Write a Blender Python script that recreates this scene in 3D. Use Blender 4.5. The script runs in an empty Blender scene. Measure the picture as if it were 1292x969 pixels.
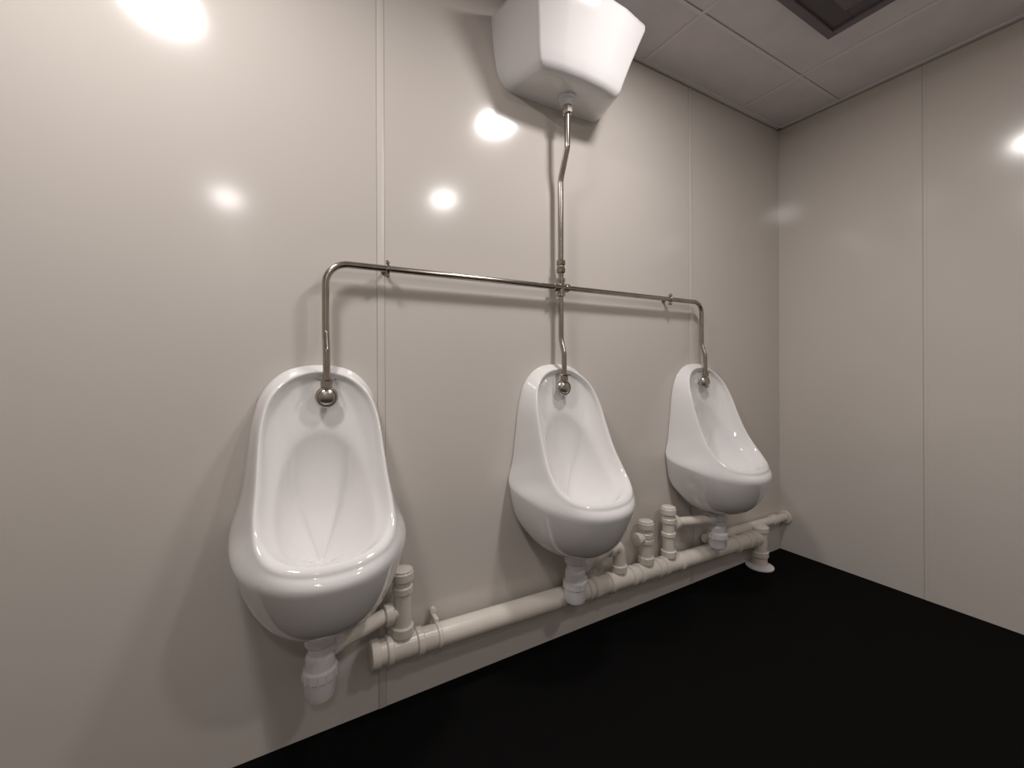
import bpy, bmesh, math, random
from mathutils import Vector, Matrix

random.seed(3)
scene = bpy.context.scene
try:
    scene.view_settings.view_transform = 'Standard'
    scene.view_settings.look = 'None'
except Exception:
    pass

H = 2.402; XR = 2.545; XL = -1.7; YF = -3.2

# ------------------------------------------------------------ materials
def mat(name, col, rough=0.5, metal=0.0, coat=0.0, var=0.0, vscale=3.0, bump=0.0, bscale=200.0, spec=0.5):
    m = bpy.data.materials.new(name); m.use_nodes = True
    nt = m.node_tree; b = nt.nodes['Principled BSDF']
    b.inputs['Base Color'].default_value = (*col, 1)
    b.inputs['Roughness'].default_value = rough
    b.inputs['Metallic'].default_value = metal
    b.inputs['Coat Weight'].default_value = coat
    b.inputs['Coat Roughness'].default_value = 0.05
    b.inputs['Specular IOR Level'].default_value = spec
    tc = nt.nodes.new('ShaderNodeTexCoord')
    if var > 0:
        n = nt.nodes.new('ShaderNodeTexNoise'); n.inputs['Scale'].default_value = vscale
        n.inputs['Detail'].default_value = 4
        r = nt.nodes.new('ShaderNodeValToRGB')
        r.color_ramp.elements[0].position = 0.3; r.color_ramp.elements[1].position = 0.7
        r.color_ramp.elements[0].color = (*[c*(1-var) for c in col], 1)
        r.color_ramp.elements[1].color = (*[min(1, c*(1+var)) for c in col], 1)
        nt.links.new(tc.outputs['Object'], n.inputs['Vector'])
        nt.links.new(n.outputs['Fac'], r.inputs['Fac'])
        nt.links.new(r.outputs['Color'], b.inputs['Base Color'])
    if bump > 0:
        n2 = nt.nodes.new('ShaderNodeTexNoise'); n2.inputs['Scale'].default_value = bscale
        bp = nt.nodes.new('ShaderNodeBump'); bp.inputs['Strength'].default_value = bump
        bp.inputs['Distance'].default_value = 0.001
        nt.links.new(tc.outputs['Object'], n2.inputs['Vector'])
        nt.links.new(n2.outputs['Fac'], bp.inputs['Height'])
        nt.links.new(bp.outputs['Normal'], b.inputs['Normal'])
    return m

M_wall = mat('wall_panel_laminate', (0.66, 0.618, 0.572), 0.14, var=0.015, vscale=1.5)
M_strip = mat('joint_strip', (0.68, 0.64, 0.59), 0.3)
M_gap_shade = mat('joint_gap_shade', (0.36, 0.33, 0.30), 0.6)  # dark panel joints, also the painted shade strips below the ceiling trim
M_floor = mat('black_vinyl_floor', (0.0036, 0.0036, 0.0036), 0.8, var=0.1, vscale=40, spec=0.06)
M_ceil = mat('ceiling_tile', (0.80, 0.75, 0.76), 0.85, var=0.04, vscale=8, bump=0.3, bscale=120)
M_tbar = mat('ceiling_grid_bar', (0.84, 0.80, 0.80), 0.5)
M_vent = mat('ceiling_unit_grey', (0.17, 0.15, 0.16), 0.6)
M_vent2 = mat('ceiling_unit_recess', (0.10, 0.088, 0.10), 0.6)
M_cer = mat('vitreous_china', (0.87, 0.855, 0.845), 0.06, coat=0.6)
M_cist = mat('cistern_china', (0.84, 0.82, 0.82), 0.16, coat=0.2)
M_steel = mat('steel_pipe', (0.44, 0.395, 0.35), 0.2, metal=1.0, var=0.12, vscale=30)
M_dome = mat('spreader_steel', (0.50, 0.46, 0.42), 0.3, metal=1.0)
M_brass = mat('brass_ring', (0.50, 0.42, 0.29), 0.3, metal=1.0)
M_pvc = mat('cream_pvc', (0.74, 0.69, 0.62), 0.28, var=0.03, vscale=12)
M_white = mat('white_plastic', (0.80, 0.79, 0.81), 0.25)

# ------------------------------------------------------------ helpers
def obj_from_bm(name, bm, m, parent=None, smooth=True, angle=40):
    bmesh.ops.recalc_face_normals(bm, faces=bm.faces)
    me = bpy.data.meshes.new(name); bm.to_mesh(me); bm.free()
    me.materials.append(m)
    if smooth:
        for p in me.polygons: p.use_smooth = True
        try: me.set_sharp_from_angle(angle=math.radians(angle))
        except Exception: pass
    o = bpy.data.objects.new(name, me); scene.collection.objects.link(o)
    if parent: o.parent = parent
    return o

def empty(name, loc=(0, 0, 0)):
    e = bpy.data.objects.new(name, None); e.empty_display_size = 0.05
    scene.collection.objects.link(e); e.location = loc
    return e

def box(name, x0, x1, y0, y1, z0, z1, m, parent=None, bev=0.0):
    bm = bmesh.new()
    bmesh.ops.create_cube(bm, size=1)
    for v in bm.verts:
        v.co = Vector(((x0+x1)/2+v.co.x*(x1-x0), (y0+y1)/2+v.co.y*(y1-y0), (z0+z1)/2+v.co.z*(z1-z0)))
    if bev > 0:
        bmesh.ops.bevel(bm, geom=bm.edges[:], offset=bev, segments=2, affect='EDGES', profile=0.5)
    return obj_from_bm(name, bm, m, parent, smooth=bev > 0)

def fillet(pts, rad, seg=8):
    pts = [Vector(p) for p in pts]; out = [pts[0]]
    for i in range(1, len(pts)-1):
        a, b, c = pts[i-1], pts[i], pts[i+1]
        u = (a-b).normalized(); v = (c-b).normalized()
        r = rad[i-1] if isinstance(rad, (list, tuple)) else rad
        ang = u.angle(v)
        if abs(math.pi-ang) < 1e-3: out.append(b); continue
        t = min(r/math.tan(ang/2), (a-b).length*0.49, (c-b).length*0.49)
        rr = t*math.tan(ang/2)
        cen = b+(u+v).normalized()*(rr/math.sin(ang/2))
        s = b+u*t-cen; e = b+v*t-cen
        tot = s.angle(e); ax = s.cross(e).normalized()
        for k in range(seg+1):
            out.append(cen+Matrix.Rotation(tot*k/seg, 3, ax) @ s)
    out.append(pts[-1]); return out

def sweep(bm, pts, r, n=20, cap=True):
    pts = [Vector(p) for p in pts]
    tan = []
    for i in range(len(pts)):
        if i == 0: t = pts[1]-pts[0]
        elif i == len(pts)-1: t = pts[-1]-pts[-2]
        else: t = (pts[i]-pts[i-1]).normalized()+(pts[i+1]-pts[i]).normalized()
        tan.append(t.normalized())
    ref = Vector((0, 0, 1)) if abs(tan[0].z) < 0.9 else Vector((0, 1, 0))
    nrm = tan[0].cross(ref).normalized(); rings = []
    for i, p in enumerate(pts):
        if i > 0:
            q = tan[i-1].rotation_difference(tan[i]); nrm = (q @ nrm).normalized()
        b = tan[i].cross(nrm).normalized()
        rad = r[i] if isinstance(r, list) else r
        rings.append([bm.verts.new(p+(nrm*math.cos(2*math.pi*k/n)+b*math.sin(2*math.pi*k/n))*rad) for k in range(n)])
    for a, b in zip(rings, rings[1:]):
        for k in range(n):
            bm.faces.new((a[k], a[(k+1) % n], b[(k+1) % n], b[k]))
    if cap:
        bm.faces.new(rings[0][::-1]); bm.faces.new(rings[-1])

def tube(name, pts, r, m, parent=None, n=20):
    bm = bmesh.new(); sweep(bm, pts, r, n); return obj_from_bm(name, bm, m, parent)

def lathe(name, prof, base, axis, m, parent=None, n=28, bm_only=None):
    """prof: list of (radius, distance along axis)"""
    base = Vector(base); axis = Vector(axis).normalized()
    ref = Vector((0, 0, 1)) if abs(axis.z) < 0.9 else Vector((0, 1, 0))
    u = axis.cross(ref).normalized(); v = axis.cross(u)
    bm = bm_only or bmesh.new(); rings = []
    for (r, d) in prof:
        r = max(r, 0.0004)
        rings.append([bm.verts.new(base+axis*d+(u*math.cos(2*math.pi*k/n)+v*math.sin(2*math.pi*k/n))*r) for k in range(n)])
    for a, b in zip(rings, rings[1:]):
        for k in range(n): bm.faces.new((a[k], a[(k+1) % n], b[(k+1) % n], b[k]))
    bm.faces.new(rings[0][::-1]); bm.faces.new(rings[-1])
    if bm_only: return None
    return obj_from_bm(name, bm, m, parent, angle=35)

def collar(r, w, e=0.003):
    return [(r-e, 0), (r, e), (r, w-e), (r-e, w)]

# ------------------------------------------------------------ room shell
T = 0.1
box('wall_back', XL-T, XR+T, 0, T, -T, H+T, M_wall)
box('wall_right', XR, XR+T, YF-T, 0, -T, H+T, M_wall)
box('wall_left', XL-T, XL, YF-T, 0, -T, H+T, M_wall)
box('wall_front', XL, XR, YF-T, YF, -T, H+T, M_wall)
box('floor', XL, XR, YF, 0, -T, 0, M_floor)
box('ceiling', XL, XR, YF, 0, H, H+T, M_ceil)

def joint(i, x=None, y=None):
    e = empty('trim_%d' % i)
    w = 0.011
    if x is not None:
        box('strip', x-w, x+w, -0.0016, 0.0, 0, H, M_strip, e, bev=.0006)
        box('gap', x-w-0.0013, x-w, -0.0006, 0, 0, H, M_gap_shade, e)
        box('gap_b', x+w, x+w+0.0013, -0.0006, 0, 0, H, M_gap_shade, e)
    else:
        box('gap', XR-0.0008, XR, y, y+0.0022, 0, H, M_gap_shade, e)
        box('strip', XR-0.001, XR, y-.012, y, 0, H, M_wall, e)
joint(1, x=0.306); joint(2, x=1.772); joint(3, x=-1.16); joint(4, y=-0.618); joint(5, y=-2.0)
# ceiling perimeter angle trim
e = empty('trim_6')
box('angle_back', XL, XR, -0.02, 0, H-0.006, H, M_tbar, e)
box('angle_right', XR-0.02, XR, YF, 0, H-0.006, H, M_tbar, e)
box('shade_strip_back', XL, XR, -0.004, 0, H-0.012, H-0.006, M_gap_shade, e)  # dark strips painted in for the shade where walls meet ceiling
box('shade_strip_right', XR-0.004, XR, YF, 0, H-0.012, H-0.006, M_gap_shade, e)
# ceiling grid
e = empty('trim_7')
gx = 2.157
k = 0
while gx > XL:
    box('grid_bar_x%d' % k, gx-0.007, gx+0.007, YF, -0.02, H-0.004, H, M_tbar, e)
    box('grid_edge_x%d' % k, gx+0.007, gx+0.0095, YF, -0.02, H-0.001, H, M_gap_shade, e); gx -= 0.71; k += 1
gy = -0.30; k = 0
while gy > YF:
    box('grid_bar_y%d' % k, XL, XR-0.02, gy-0.007, gy+0.007, H-0.0042, H, M_tbar, e)
    box('grid_edge_y%d' % k, XL, XR-0.02, gy-0.0095, gy-0.007, H-0.001, H, M_gap_shade, e); gy -= 0.71; k += 1

# ceiling ventilation unit
v = empty('ceiling_vent')
vx0, vx1, vy0, vy1 = 1.38, 1.985, -1.09, -0.49
def framering(nm, i0, i1, z0, z1, m):
    for s_, a in (('a', (vx0+i0, vx1-i0, vy1-i1, vy1-i0)), ('b', (vx0+i0, vx1-i0, vy0+i0, vy0+i1)),
              ('c', (vx0+i0, vx0+i1, vy0+i1, vy1-i1)), ('d', (vx1-i1, vx1-i0, vy0+i1, vy1-i1))):
        box(nm+'_'+s_, *a, z0, z1, m, v, bev=0.0015)
framering('frame', 0, .03, H-0.024, H-0.002, M_vent)
framering('step', .03, .10, H-0.016, H-0.002, M_vent2)
framering('vane', .10, .14, H-0.020, H-0.002, M_vent)
box('back_plate', vx0+0.14, vx1-0.14, vy0+0.14, vy1-0.14, H-0.012, H-0.002, M_vent2, v)

# ------------------------------------------------------------ lights
def downlight(x, y, power, r=0.075):
    d = empty('ceiling_downlight')
    lathe('trim_ring', [(r+0.022, 0), (r+0.022, 0.004), (r+0.004, 0.010), (r, 0.010), (r, 0.0)], (x, y, H), (0, 0, -1), M_tbar, d)
    ld = bpy.data.lights.new('lamp', 'AREA'); ld.shape = 'DISK'; ld.size = r*2
    ld.energy = power; ld.color = (1.0, 0.946, 0.922)
    lo = bpy.data.objects.new('lamp', ld); scene.collection.objects.link(lo)
    lo.location = (x, y, H-0.014); lo.parent = d
downlight(-0.33, -0.65, 13.5, 0.11)
downlight(1.10, -0.72, 11.5, 0.095)
downlight(1.23, -1.88, 9, 0.08)
downlight(-0.27, -2.69, 8, 0.085)

# ------------------------------------------------------------ urinal bowl
R_ = [(0,.003,1.062),(.084,.003,1.047),(.141,.003,.992),(.167,.003,.91),(.181,.003,.80),(.195,.004,.705),(.217,.018,.632),(.209,.15,.600),(.170,.245,.577),(.094,.315,.562),(0,.336,.557)]
C_ = [(0,.036,1.047),(.072,.042,1.031),(.125,.066,.982),(.148,.095,.91),(.156,.124,.83),(.161,.155,.755),(.165,.190,.695),(.158,.234,.645),(.128,.278,.613),(.072,.309,.597),(0,.319,.592)]
B1 = [None]*6+[(.214,.016,.612),(.202,.147,.568),(.162,.234,.528),(.088,.296,.502),(0,.316,.495)]
B2 = [None]*6+[(.205,.012,.57),(.182,.130,.50),(.140,.205,.446),(.076,.252,.416),(0,.266,.408)]
B3 = [None]*6+[(.195,.003,.54),(.158,.085,.445),(.113,.135,.402),(.060,.165,.386),(0,.172,.381)]
W_ = [None]*6+[(.19,.003,.53),(.147,.003,.44),(.10,.003,.40),(.05,.003,.385),(0,.003,.383)]
O_ = [(0,.040,.880),(.046,.045,.864),(.080,.060,.824),(.098,.084,.778),(.108,.108,.732),(.114,.134,.690),(.115,.164,.655),(.108,.202,.626),(.088,.238,.602),(.050,.262,.588),(0,.270,.584)]
CEN = (0, .055, .50)

def mix(a, b, f): return tuple(a[i]*(1-f)+b[i]*f for i in range(3))
def cr(keys, t):
    n = len(keys)-1; x = t*n; i = min(int(x), n-1); f = x-i
    def K(j):
        if j < 0: q = keys[-j]; return (-q[0], q[1], q[2])
        if j > n: q = keys[2*n-j]; return (-q[0], q[1], q[2])
        return keys[j]
    p0, p1, p2, p3 = K(i-1), K(i), K(i+1), K(i+2)
    return tuple(0.5*((2*p1[k])+(-p0[k]+p2[k])*f+(2*p0[k]-5*p1[k]+4*p2[k]-p3[k])*f*f+(-p0[k]+3*p1[k]-3*p2[k]+p3[k])*f**3) for k in range(3))

def ring_keys():
    def fill(B, eps):
        out = []
        for k in range(11):
            if B[k] is None:
                q = R_[k]; out.append((q[0]*(1-eps), max(0.001, q[1]-eps*0.05), q[2]-eps*0.1*(1 if q[2] > 0.9 else 0)))
            else: out.append(B[k])
        return out
    rings = []
    rings.append(fill(W_, .05)); rings.append(fill(B3, .04)); rings.append(fill(B2, .03)); rings.append(fill(B1, .012))
    rings.append([mix(a, b, .2) for a, b in zip(R_, fill(B1, .012))])
    rings.append(R_)
    up = [0]*6+[.3, 1, 1, 1, 1]
    def rc(f, dp, dz, dpu):
        out = []
        for k in range(11):
            a = mix(R_[k], C_[k], f); w = up[k]
            out.append((a[0], a[1]+dp*w+dpu*(1-w), a[2]+dz*w))
        return out
    rings.append(rc(.14, .004, .008, .007))
    rings.append(rc(.50, .005, .008, .0))
    rings.append(rc(.85, .002, .003, -.002))
    def inward(q, d, dp):
        v = Vector((q[0], 0, q[2])) - Vector((0, 0, .76))
        L = v.length; s = (L-d)/L
        return (q[0]*s, q[1]+dp, .76+(q[2]-.76)*s)
    rings.append([inward(q, .003, .003) for q in C_])
    rings.append([inward(q, .010, .001) for q in C_])
    rings.append([inward(q, .016, -.006) for q in C_])
    I2 = [inward(q, .020, -.015) if q[1] > .06 else inward(q, .022, -.010) for q in C_]
    rings.append(I2)
    def dip(a, d): return (a[0], max(a[1]-d, .018) if a[1] > .02 else a[1], a[2])
    rings.append([dip(mix(a, b, .35), .005) for a, b in zip(I2, O_)])
    rings.append([dip(mix(a, b, .75), .001) for a, b in zip(I2, O_)])
    rings.append(list(O_))
    def sc(q): return min(1.0, max(.35, (q[1]-.03)/.06))
    rings.append([dip(mix(q, CEN, .06), .014*sc(q)) for q in O_])
    for f, dp in ((.16, .030), (.35, .040), (.62, .028), (.85, .010)):
        rings.append([(lambda a, s_: (a[0], max(.016, a[1]-dp*s_), a[2]))(mix(q, CEN, f), sc(q)) for q in O_])
    return rings

def urinal_mesh():
    bm = bmesh.new(); N = 36; rows = []
    for keys in ring_keys():
        row = []
        for j in range(2*N):
            if j <= N: q = cr(keys, j/N)
            else:
                q = cr(keys, (2*N-j)/N); q = (-q[0], q[1], q[2])
            row.append(bm.verts.new((q[0], -max(q[1], 0.001), q[2])))
        rows.append(row)
    M = 2*N
    for a, b in zip(rows, rows[1:]):
        for k in range(M): bm.faces.new((a[k], a[(k+1) % M], b[(k+1) % M], b[k]))
    c = bm.verts.new((CEN[0], -CEN[1]+.006, CEN[2]))
    for k in range(M): bm.faces.new((rows[-1][k], rows[-1][(k+1) % M], c))
    bm.faces.new(rows[0][::-1])
    bmesh.ops.recalc_face_normals(bm, faces=bm.faces)
    me = bpy.data.meshes.new('urinal_bowl'); bm.to_mesh(me); bm.free()
    me.materials.append(M_cer)
    for p in me.polygons: p.use_smooth = True
    return me

UX = [0.143, 0.965, 1.794]          # flush pipe centres
BXC = [0.130, 0.965, 1.794]         # bowl centres
ume = urinal_mesh()
OUT_P = 0.12
def urinal(x, px):
    u = empty('urinal', (x, 0, 0)); d = px-x
    o = bpy.data.objects.new('bowl', ume); scene.collection.objects.link(o); o.parent = u
    s = o.modifiers.new('sub', 'SUBSURF'); s.levels = 1; s.render_levels = 2
    lathe('spreader_dome', [(.013, 0), (.025, .002), (.030, .008), (.030, .016), (.027, .020), (.0235, .0205), (.0225, .0185), (.021, .0205), (.013, .024), (.0, .025)], (d, -.046, .972), (0, -1, 0), M_dome, u, n=36)
    lathe('spreader_tail', [(.011, 0), (.011, .04)], (d, -.015, .972), (0, -1, 0), M_dome, u)
    lathe('spreader_nut', [(.013, 0), (.0155, .002), (.0155, .018), (.013, .020)], (d, -.060, .998), (0, 0, 1), M_steel, u, n=6)
    tube('spreader_wire_clip', fillet([(d-.024, -.04, 1.022), (d-.024, -.073, 1.020), (d+.024, -.073, 1.020), (d+.024, -.04, 1.022)], .006, 4), .0018, M_steel, u, n=8)
    lathe('outlet_horn', [(.03, 0), (.03, .03), (.027, .035)], (0, -OUT_P, .395), (0, 0, -1), M_cer, u)
    return u
for x, px in zip(BXC, UX): urinal(x, px)

# ------------------------------------------------------------ bottle traps
def bottle_trap(x, top, bot, side, armx, armz, armp):
    t = empty('bottle_trap', (x, -OUT_P, 0))
    h = top-bot
    prof = [(.026, 0), (.036, .002), (.038, .006), (.038, .026), (.035, .030), (.030, .032), (.030, .052),
            (.034, .056), (.036, .062), (.036, h*.52), (.042, h*.52+.004), (.043, h*.52+.008), (.043, h*.52+.026), (.040, h*.52+.03),
            (.039, h-.018), (.036, h-.006), (.028, h), (.012, h+.001)]
    lathe('body', prof, (0, 0, top), (0, 0, -1), M_white, t)
    bm = bmesh.new()
    for i in range(14):
        a = i*2*math.pi/14
        lathe('', [(.0028, 0), (.0028, .022)], (math.cos(a)*.042, math.sin(a)*.042, top-h*.52-.006), (0, 0, -1), None, bm_only=bm, n=6)
    obj_from_bm('nut_ribs', bm, M_white, t)
    y2 = OUT_P-armp
    dirv = Vector((armx-x, y2, 0)).normalized()
    lathe('arm_nut', collar(.031, .026), Vector((0, 0, armz))+dirv*.030, dirv, M_white, t)
    tube('arm', fillet([(0, 0, armz), (side*.05, 0, armz), (armx-x-side*.05, y2, armz), (armx-x, y2, armz)], .03, 6), .0205, M_pvc, t)
    return t
BX = [0.352, 1.236, 1.533]; MP = .062
def mz(x): return 0.212-(x-0.28)*0.030
ARMZ = .318
bottle_trap(.118, .362, .190, 1, BX[0], ARMZ, MP)
bottle_trap(UX[1], .372, .200, 1, BX[1], ARMZ+.005, MP)
bottle_trap(UX[2], .372, .213, -1, BX[2], .352, MP)

# ------------------------------------------------------------ waste pipe
w = empty('waste_pipe')
x0, x1 = .262, 2.19; RM = .036
tube('main_run', [(x0, -MP, mz(x0)), (x1, -MP, mz(x1))], RM, M_pvc, w, 32)
D = Vector((x1-x0, 0, mz(x1)-mz(x0))).normalized()
def onmain(x): return Vector((x, -MP, mz(x)))
lathe('end_cap', [(.03, 0), (.036, .001), (.040, .004), (.041, .02), (.041, .024), (.038, .028)], onmain(x0-.008), D, M_pvc, w, 32)
for i, (xx, ww) in enumerate(((.30, .02), (.39, .022), (1.09, .03), (1.17, .022), (1.29, .022), (1.335, .02), (1.445, .02), (1.485, .022), (1.59, .022), (2.0, .03), (2.1, .025))):
    lathe('main_collar_%d' % i, collar(.041, ww), onmain(xx), D, M_pvc, w, 32)
def branch(i, x, top, cap=True, rr=.026):
    z0 = mz(x)
    lathe('branch_%d' % i, [(rr, 0), (rr, top-z0-.01)], (x, -MP, z0), (0, 0, 1), M_pvc, w)
    lathe('branch_socket_%d' % i, collar(rr+.007, .030), (x, -MP, z0+.036), (0, 0, 1), M_pvc, w)
    lathe('branch_neck_%d' % i, collar(rr+.0045, .022), (x, -MP, top-.075), (0, 0, 1), M_pvc, w)
    lathe('branch_cap_%d' % i, [(rr+.002, 0), (rr+.007, .003), (rr+.007, .024), (rr+.004, .028), (rr+.004, .032), (rr-.004, .036), (.008, .037)], (x, -MP, top-.037), (0, 0, 1), M_pvc, w)
branch(1, BX[0], .448)
branch(3, 1.392, .398)
branch(4, BX[2], .434)
tube('branch_elbow', fillet([(BX[1]-.06, -MP, ARMZ+.005), (BX[1], -MP, ARMZ+.005), (BX[1], -MP, mz(BX[1]))], .03, 8), .026, M_pvc, w)
lathe('elbow_socket_a', collar(.0325, .026), (BX[1]-.062, -MP, ARMZ+.005), (1, 0, 0), M_pvc, w)
lathe('elbow_socket_b', collar(.0325, .028), (BX[1], -MP, mz(BX[1])+.036), (0, 0, 1), M_pvc, w)
lathe('arm_socket_left', collar(.031, .026), (BX[0]-.055, -MP, ARMZ), (1, 0, 0), M_pvc, w)
lathe('arm_socket_right', collar(.031, .026), (BX[2]+.028, -MP, .352), (1, 0, 0), M_pvc, w)
lathe('mid_side_stub', [(.02, 0), (.02, .03), (.026, .031), (.026, .05), (.02, .052)], (1.392-.01, -MP, .325), (-1, 0, 0), M_pvc, w)
for i, xx in enumerate((1.392, BX[2])):
    lathe('branch_mid_ring_%d' % i, collar(.031, .02), (xx, -MP, .30), (0, 0, 1), M_pvc, w)
for i, xx in enumerate((.455, 1.06)):
    lathe('clip_ring_%d' % i, collar(.040, .014), onmain(xx), D, M_pvc, w, 32)
    z = mz(xx)
    box('clip_tab_%d' % i, xx, xx+.014, -.058, 0, z+.034, z+.050, M_pvc, w, bev=.002)
    lathe('clip_boss_%d' % i, [(.009, 0), (.011, .002), (.011, .014), (.006, .016)], (xx+.007, -.012, z+.058), (0, -1, 0), M_pvc, w, 16)
xd = 2.225; zd = mz(2.19)
lathe('floor_drop', [(.036, 0), (.036, .21)], (xd, -.066, 0), (0, 0, 1), M_pvc, w, 32)
lathe('floor_drop_socket', collar(.042, .03), (xd, -.066, .055), (0, 0, 1), M_pvc, w, 32)
lathe('floor_drop_cap', [(.038, 0), (.043, .003), (.043, .024), (.036, .030), (.01, .031)], (xd, -.066, .185), (0, 0, 1), M_pvc, w, 32)
lathe('floor_flange', [(.066, 0), (.066, .005), (.060, .009), (.044, .012)], (xd, -.066, 0), (0, 0, 1), M_white, w, 32)
lathe('tee_throat', collar(.041, .05), (xd-.075, -MP, zd), (1, 0, 0), M_pvc, w, 32)
s = empty('overflow_pipe')
tube('run', [(1.83, -.03, .215), (XR, -.03, .19)], .0215, M_pvc, s)
lathe('wall_collar', collar(.036, .014), (XR-.014, -.03, .19), (1, 0, 0), M_pvc, s)
lathe('coupling', collar(.027, .045), (2.40, -.03, .196), (1, 0, -.035), M_pvc, s)

# ------------------------------------------------------------ flush pipework
f = empty('flush_pipework')
PR = .0098; RP = .042; RZ = 1.351; xc = UX[1]
def drop(x):
    return [(x, -RP, 1.155), (x, -.060, 1.10), (x, -.060, 1.005)]
left = fillet([(xc, -RP, RZ), (UX[0], -RP, RZ)]+drop(UX[0]), [.062, .05, .05], 10)
right = fillet([(xc, -RP, RZ), (UX[2], -RP, RZ)]+drop(UX[2]), [.05, .05, .05], 10)
tube('rail_left', left, PR, M_steel, f); tube('rail_right', right, PR, M_steel, f)
tube('centre_drop', fillet([(xc, -RP, RZ)]+drop(xc), .05, 8), PR, M_steel, f)
tube('centre_riser', fillet([(xc, -RP, RZ), (xc, -RP, 1.755), (xc, -.085, 1.865), (xc, -.085, 2.01)], .08, 8), PR+.001, M_steel, f)
lathe('cross_body_h', [(.012, 0), (.0165, .002), (.0165, .013), (.0145, .015), (.0145, .055), (.0165, .057), (.0165, .068), (.012, .070)], (xc-.035, -RP, RZ), (1, 0, 0), M_steel, f)
lathe('cross_body_v', [(.012, 0), (.0165, .002), (.0165, .013), (.0145, .015), (.0145, .055), (.0165, .057), (.0165, .068), (.012, .070)], (xc, -RP, RZ-.035), (0, 0, 1), M_steel, f)
lathe('coupling_nut_low', [(.015, 0), (.018, .003), (.018, .017), (.014, .02)], (xc, -RP, 1.405), (0, 0, 1), M_steel, f, n=6)
lathe('coupling_ring', collar(.0145, .010, .001), (xc, -RP, 1.4245), (0, 0, 1), M_brass, f)
lathe('coupling_nut_high', [(.015, 0), (.018, .003), (.018, .017), (.014, .02)], (xc, -RP, 1.434), (0, 0, 1), M_steel, f, n=6)
lathe('cistern_nut', [(.016, 0), (.020, .003), (.020, .026), (.017, .03)], (xc, -.085, 1.985), (0, 0, 1), M_dome, f, n=6)
for i, xx in enumerate((.317, 1.577)):
    lathe('clip_ring_%d' % i, collar(.0135, .012, .002), (xx-.006, -RP, RZ), (1, 0, 0), M_steel, f)
    lathe('clip_stem_%d' % i, [(.012, 0), (.012, .003), (.005, .004), (.005, .034)], (xx, 0, RZ), (0, -1, 0), M_steel, f, 16)
    for k, dz in enumerate((.018, -.018)):
        lathe('clip_screw_%d_%d' % (i, k), collar(.0045, .018, .001), (xx, -RP-.008, RZ+dz), (0, 1, 0), M_steel, f, 12)
    box('clip_ear_%d' % i, xx-.005, xx+.005, -RP-.003, -RP+.003, RZ-.026, RZ+.026, M_steel, f, bev=.001)

# ------------------------------------------------------------ cistern
c = empty('flush_cistern')
def section(bw, fw, d, b):
    poly = [(-bw, 0), (-fw, d), (-fw*.5, d+b*.78), (0, d+b), (fw*.5, d+b*.78), (fw, d), (bw, 0)]
    p3 = fillet([(x, y, 0) for x, y in poly], [.016, .15, .2, .15, .016], 6)
    return [(p.x, p.y) for p in p3]
rows = [(2.049, .170, .140, .135, .012), (2.053, .200, .162, .155, .016), (2.061, .216, .174, .168, .018), (2.078, .234, .182, .176, .020), (2.11, .250, .190, .184, .022),
        (2.17, .260, .206, .204, .024), (2.23, .266, .224, .226, .026), (2.278, .271, .240, .243, .028), (2.294, .270, .241, .244, .028), (2.303, .260, .231, .233, .026), (2.307, .23, .20, .20, .02)]
bm = bmesh.new(); vr = []
for (z, bw, fw, d, b) in rows:
    vr.append([bm.verts.new((xc+x, -y-.001, z)) for x, y in section(bw, fw, d, b)])
for a, b in zip(vr, vr[1:]):
    n = len(a)
    for k in range(n): bm.faces.new((a[k], a[(k+1) % n], b[(k+1) % n], b[k]))
bm.faces.new(vr[0]); bm.faces.new(vr[-1])
obj_from_bm('tank', bm, M_cist, c, angle=60)
lathe('outlet_backnut', [(.030, 0), (.033, .003), (.033, .014), (.024, .016), (.024, .030), (.020, .036)], (xc, -.085, 2.051), (0, 0, -1), M_white, c, n=24)

# ------------------------------------------------------------ camera
cam = bpy.data.cameras.new('camera'); co = bpy.data.objects.new('camera', cam)
scene.collection.objects.link(co)
cam.sensor_width = 36; cam.lens = 36*535/1292; cam.shift_y = -24.5/1292
cam.clip_start = 0.01
Mx = Matrix.Rotation(math.radians(-30), 4, 'Z') @ Matrix.Rotation(math.radians(90), 4, 'X') @ Matrix.Rotation(math.radians(-0.25), 4, 'Z')
Mx.translation = Vector((0, -1.34, 1.06))
co.matrix_world = Mx
scene.camera = co
wd = bpy.data.worlds.new('world'); scene.world = wd; wd.use_nodes = True
wd.node_tree.nodes['Background'].inputs[0].default_value = (0.05, 0.05, 0.05, 1)
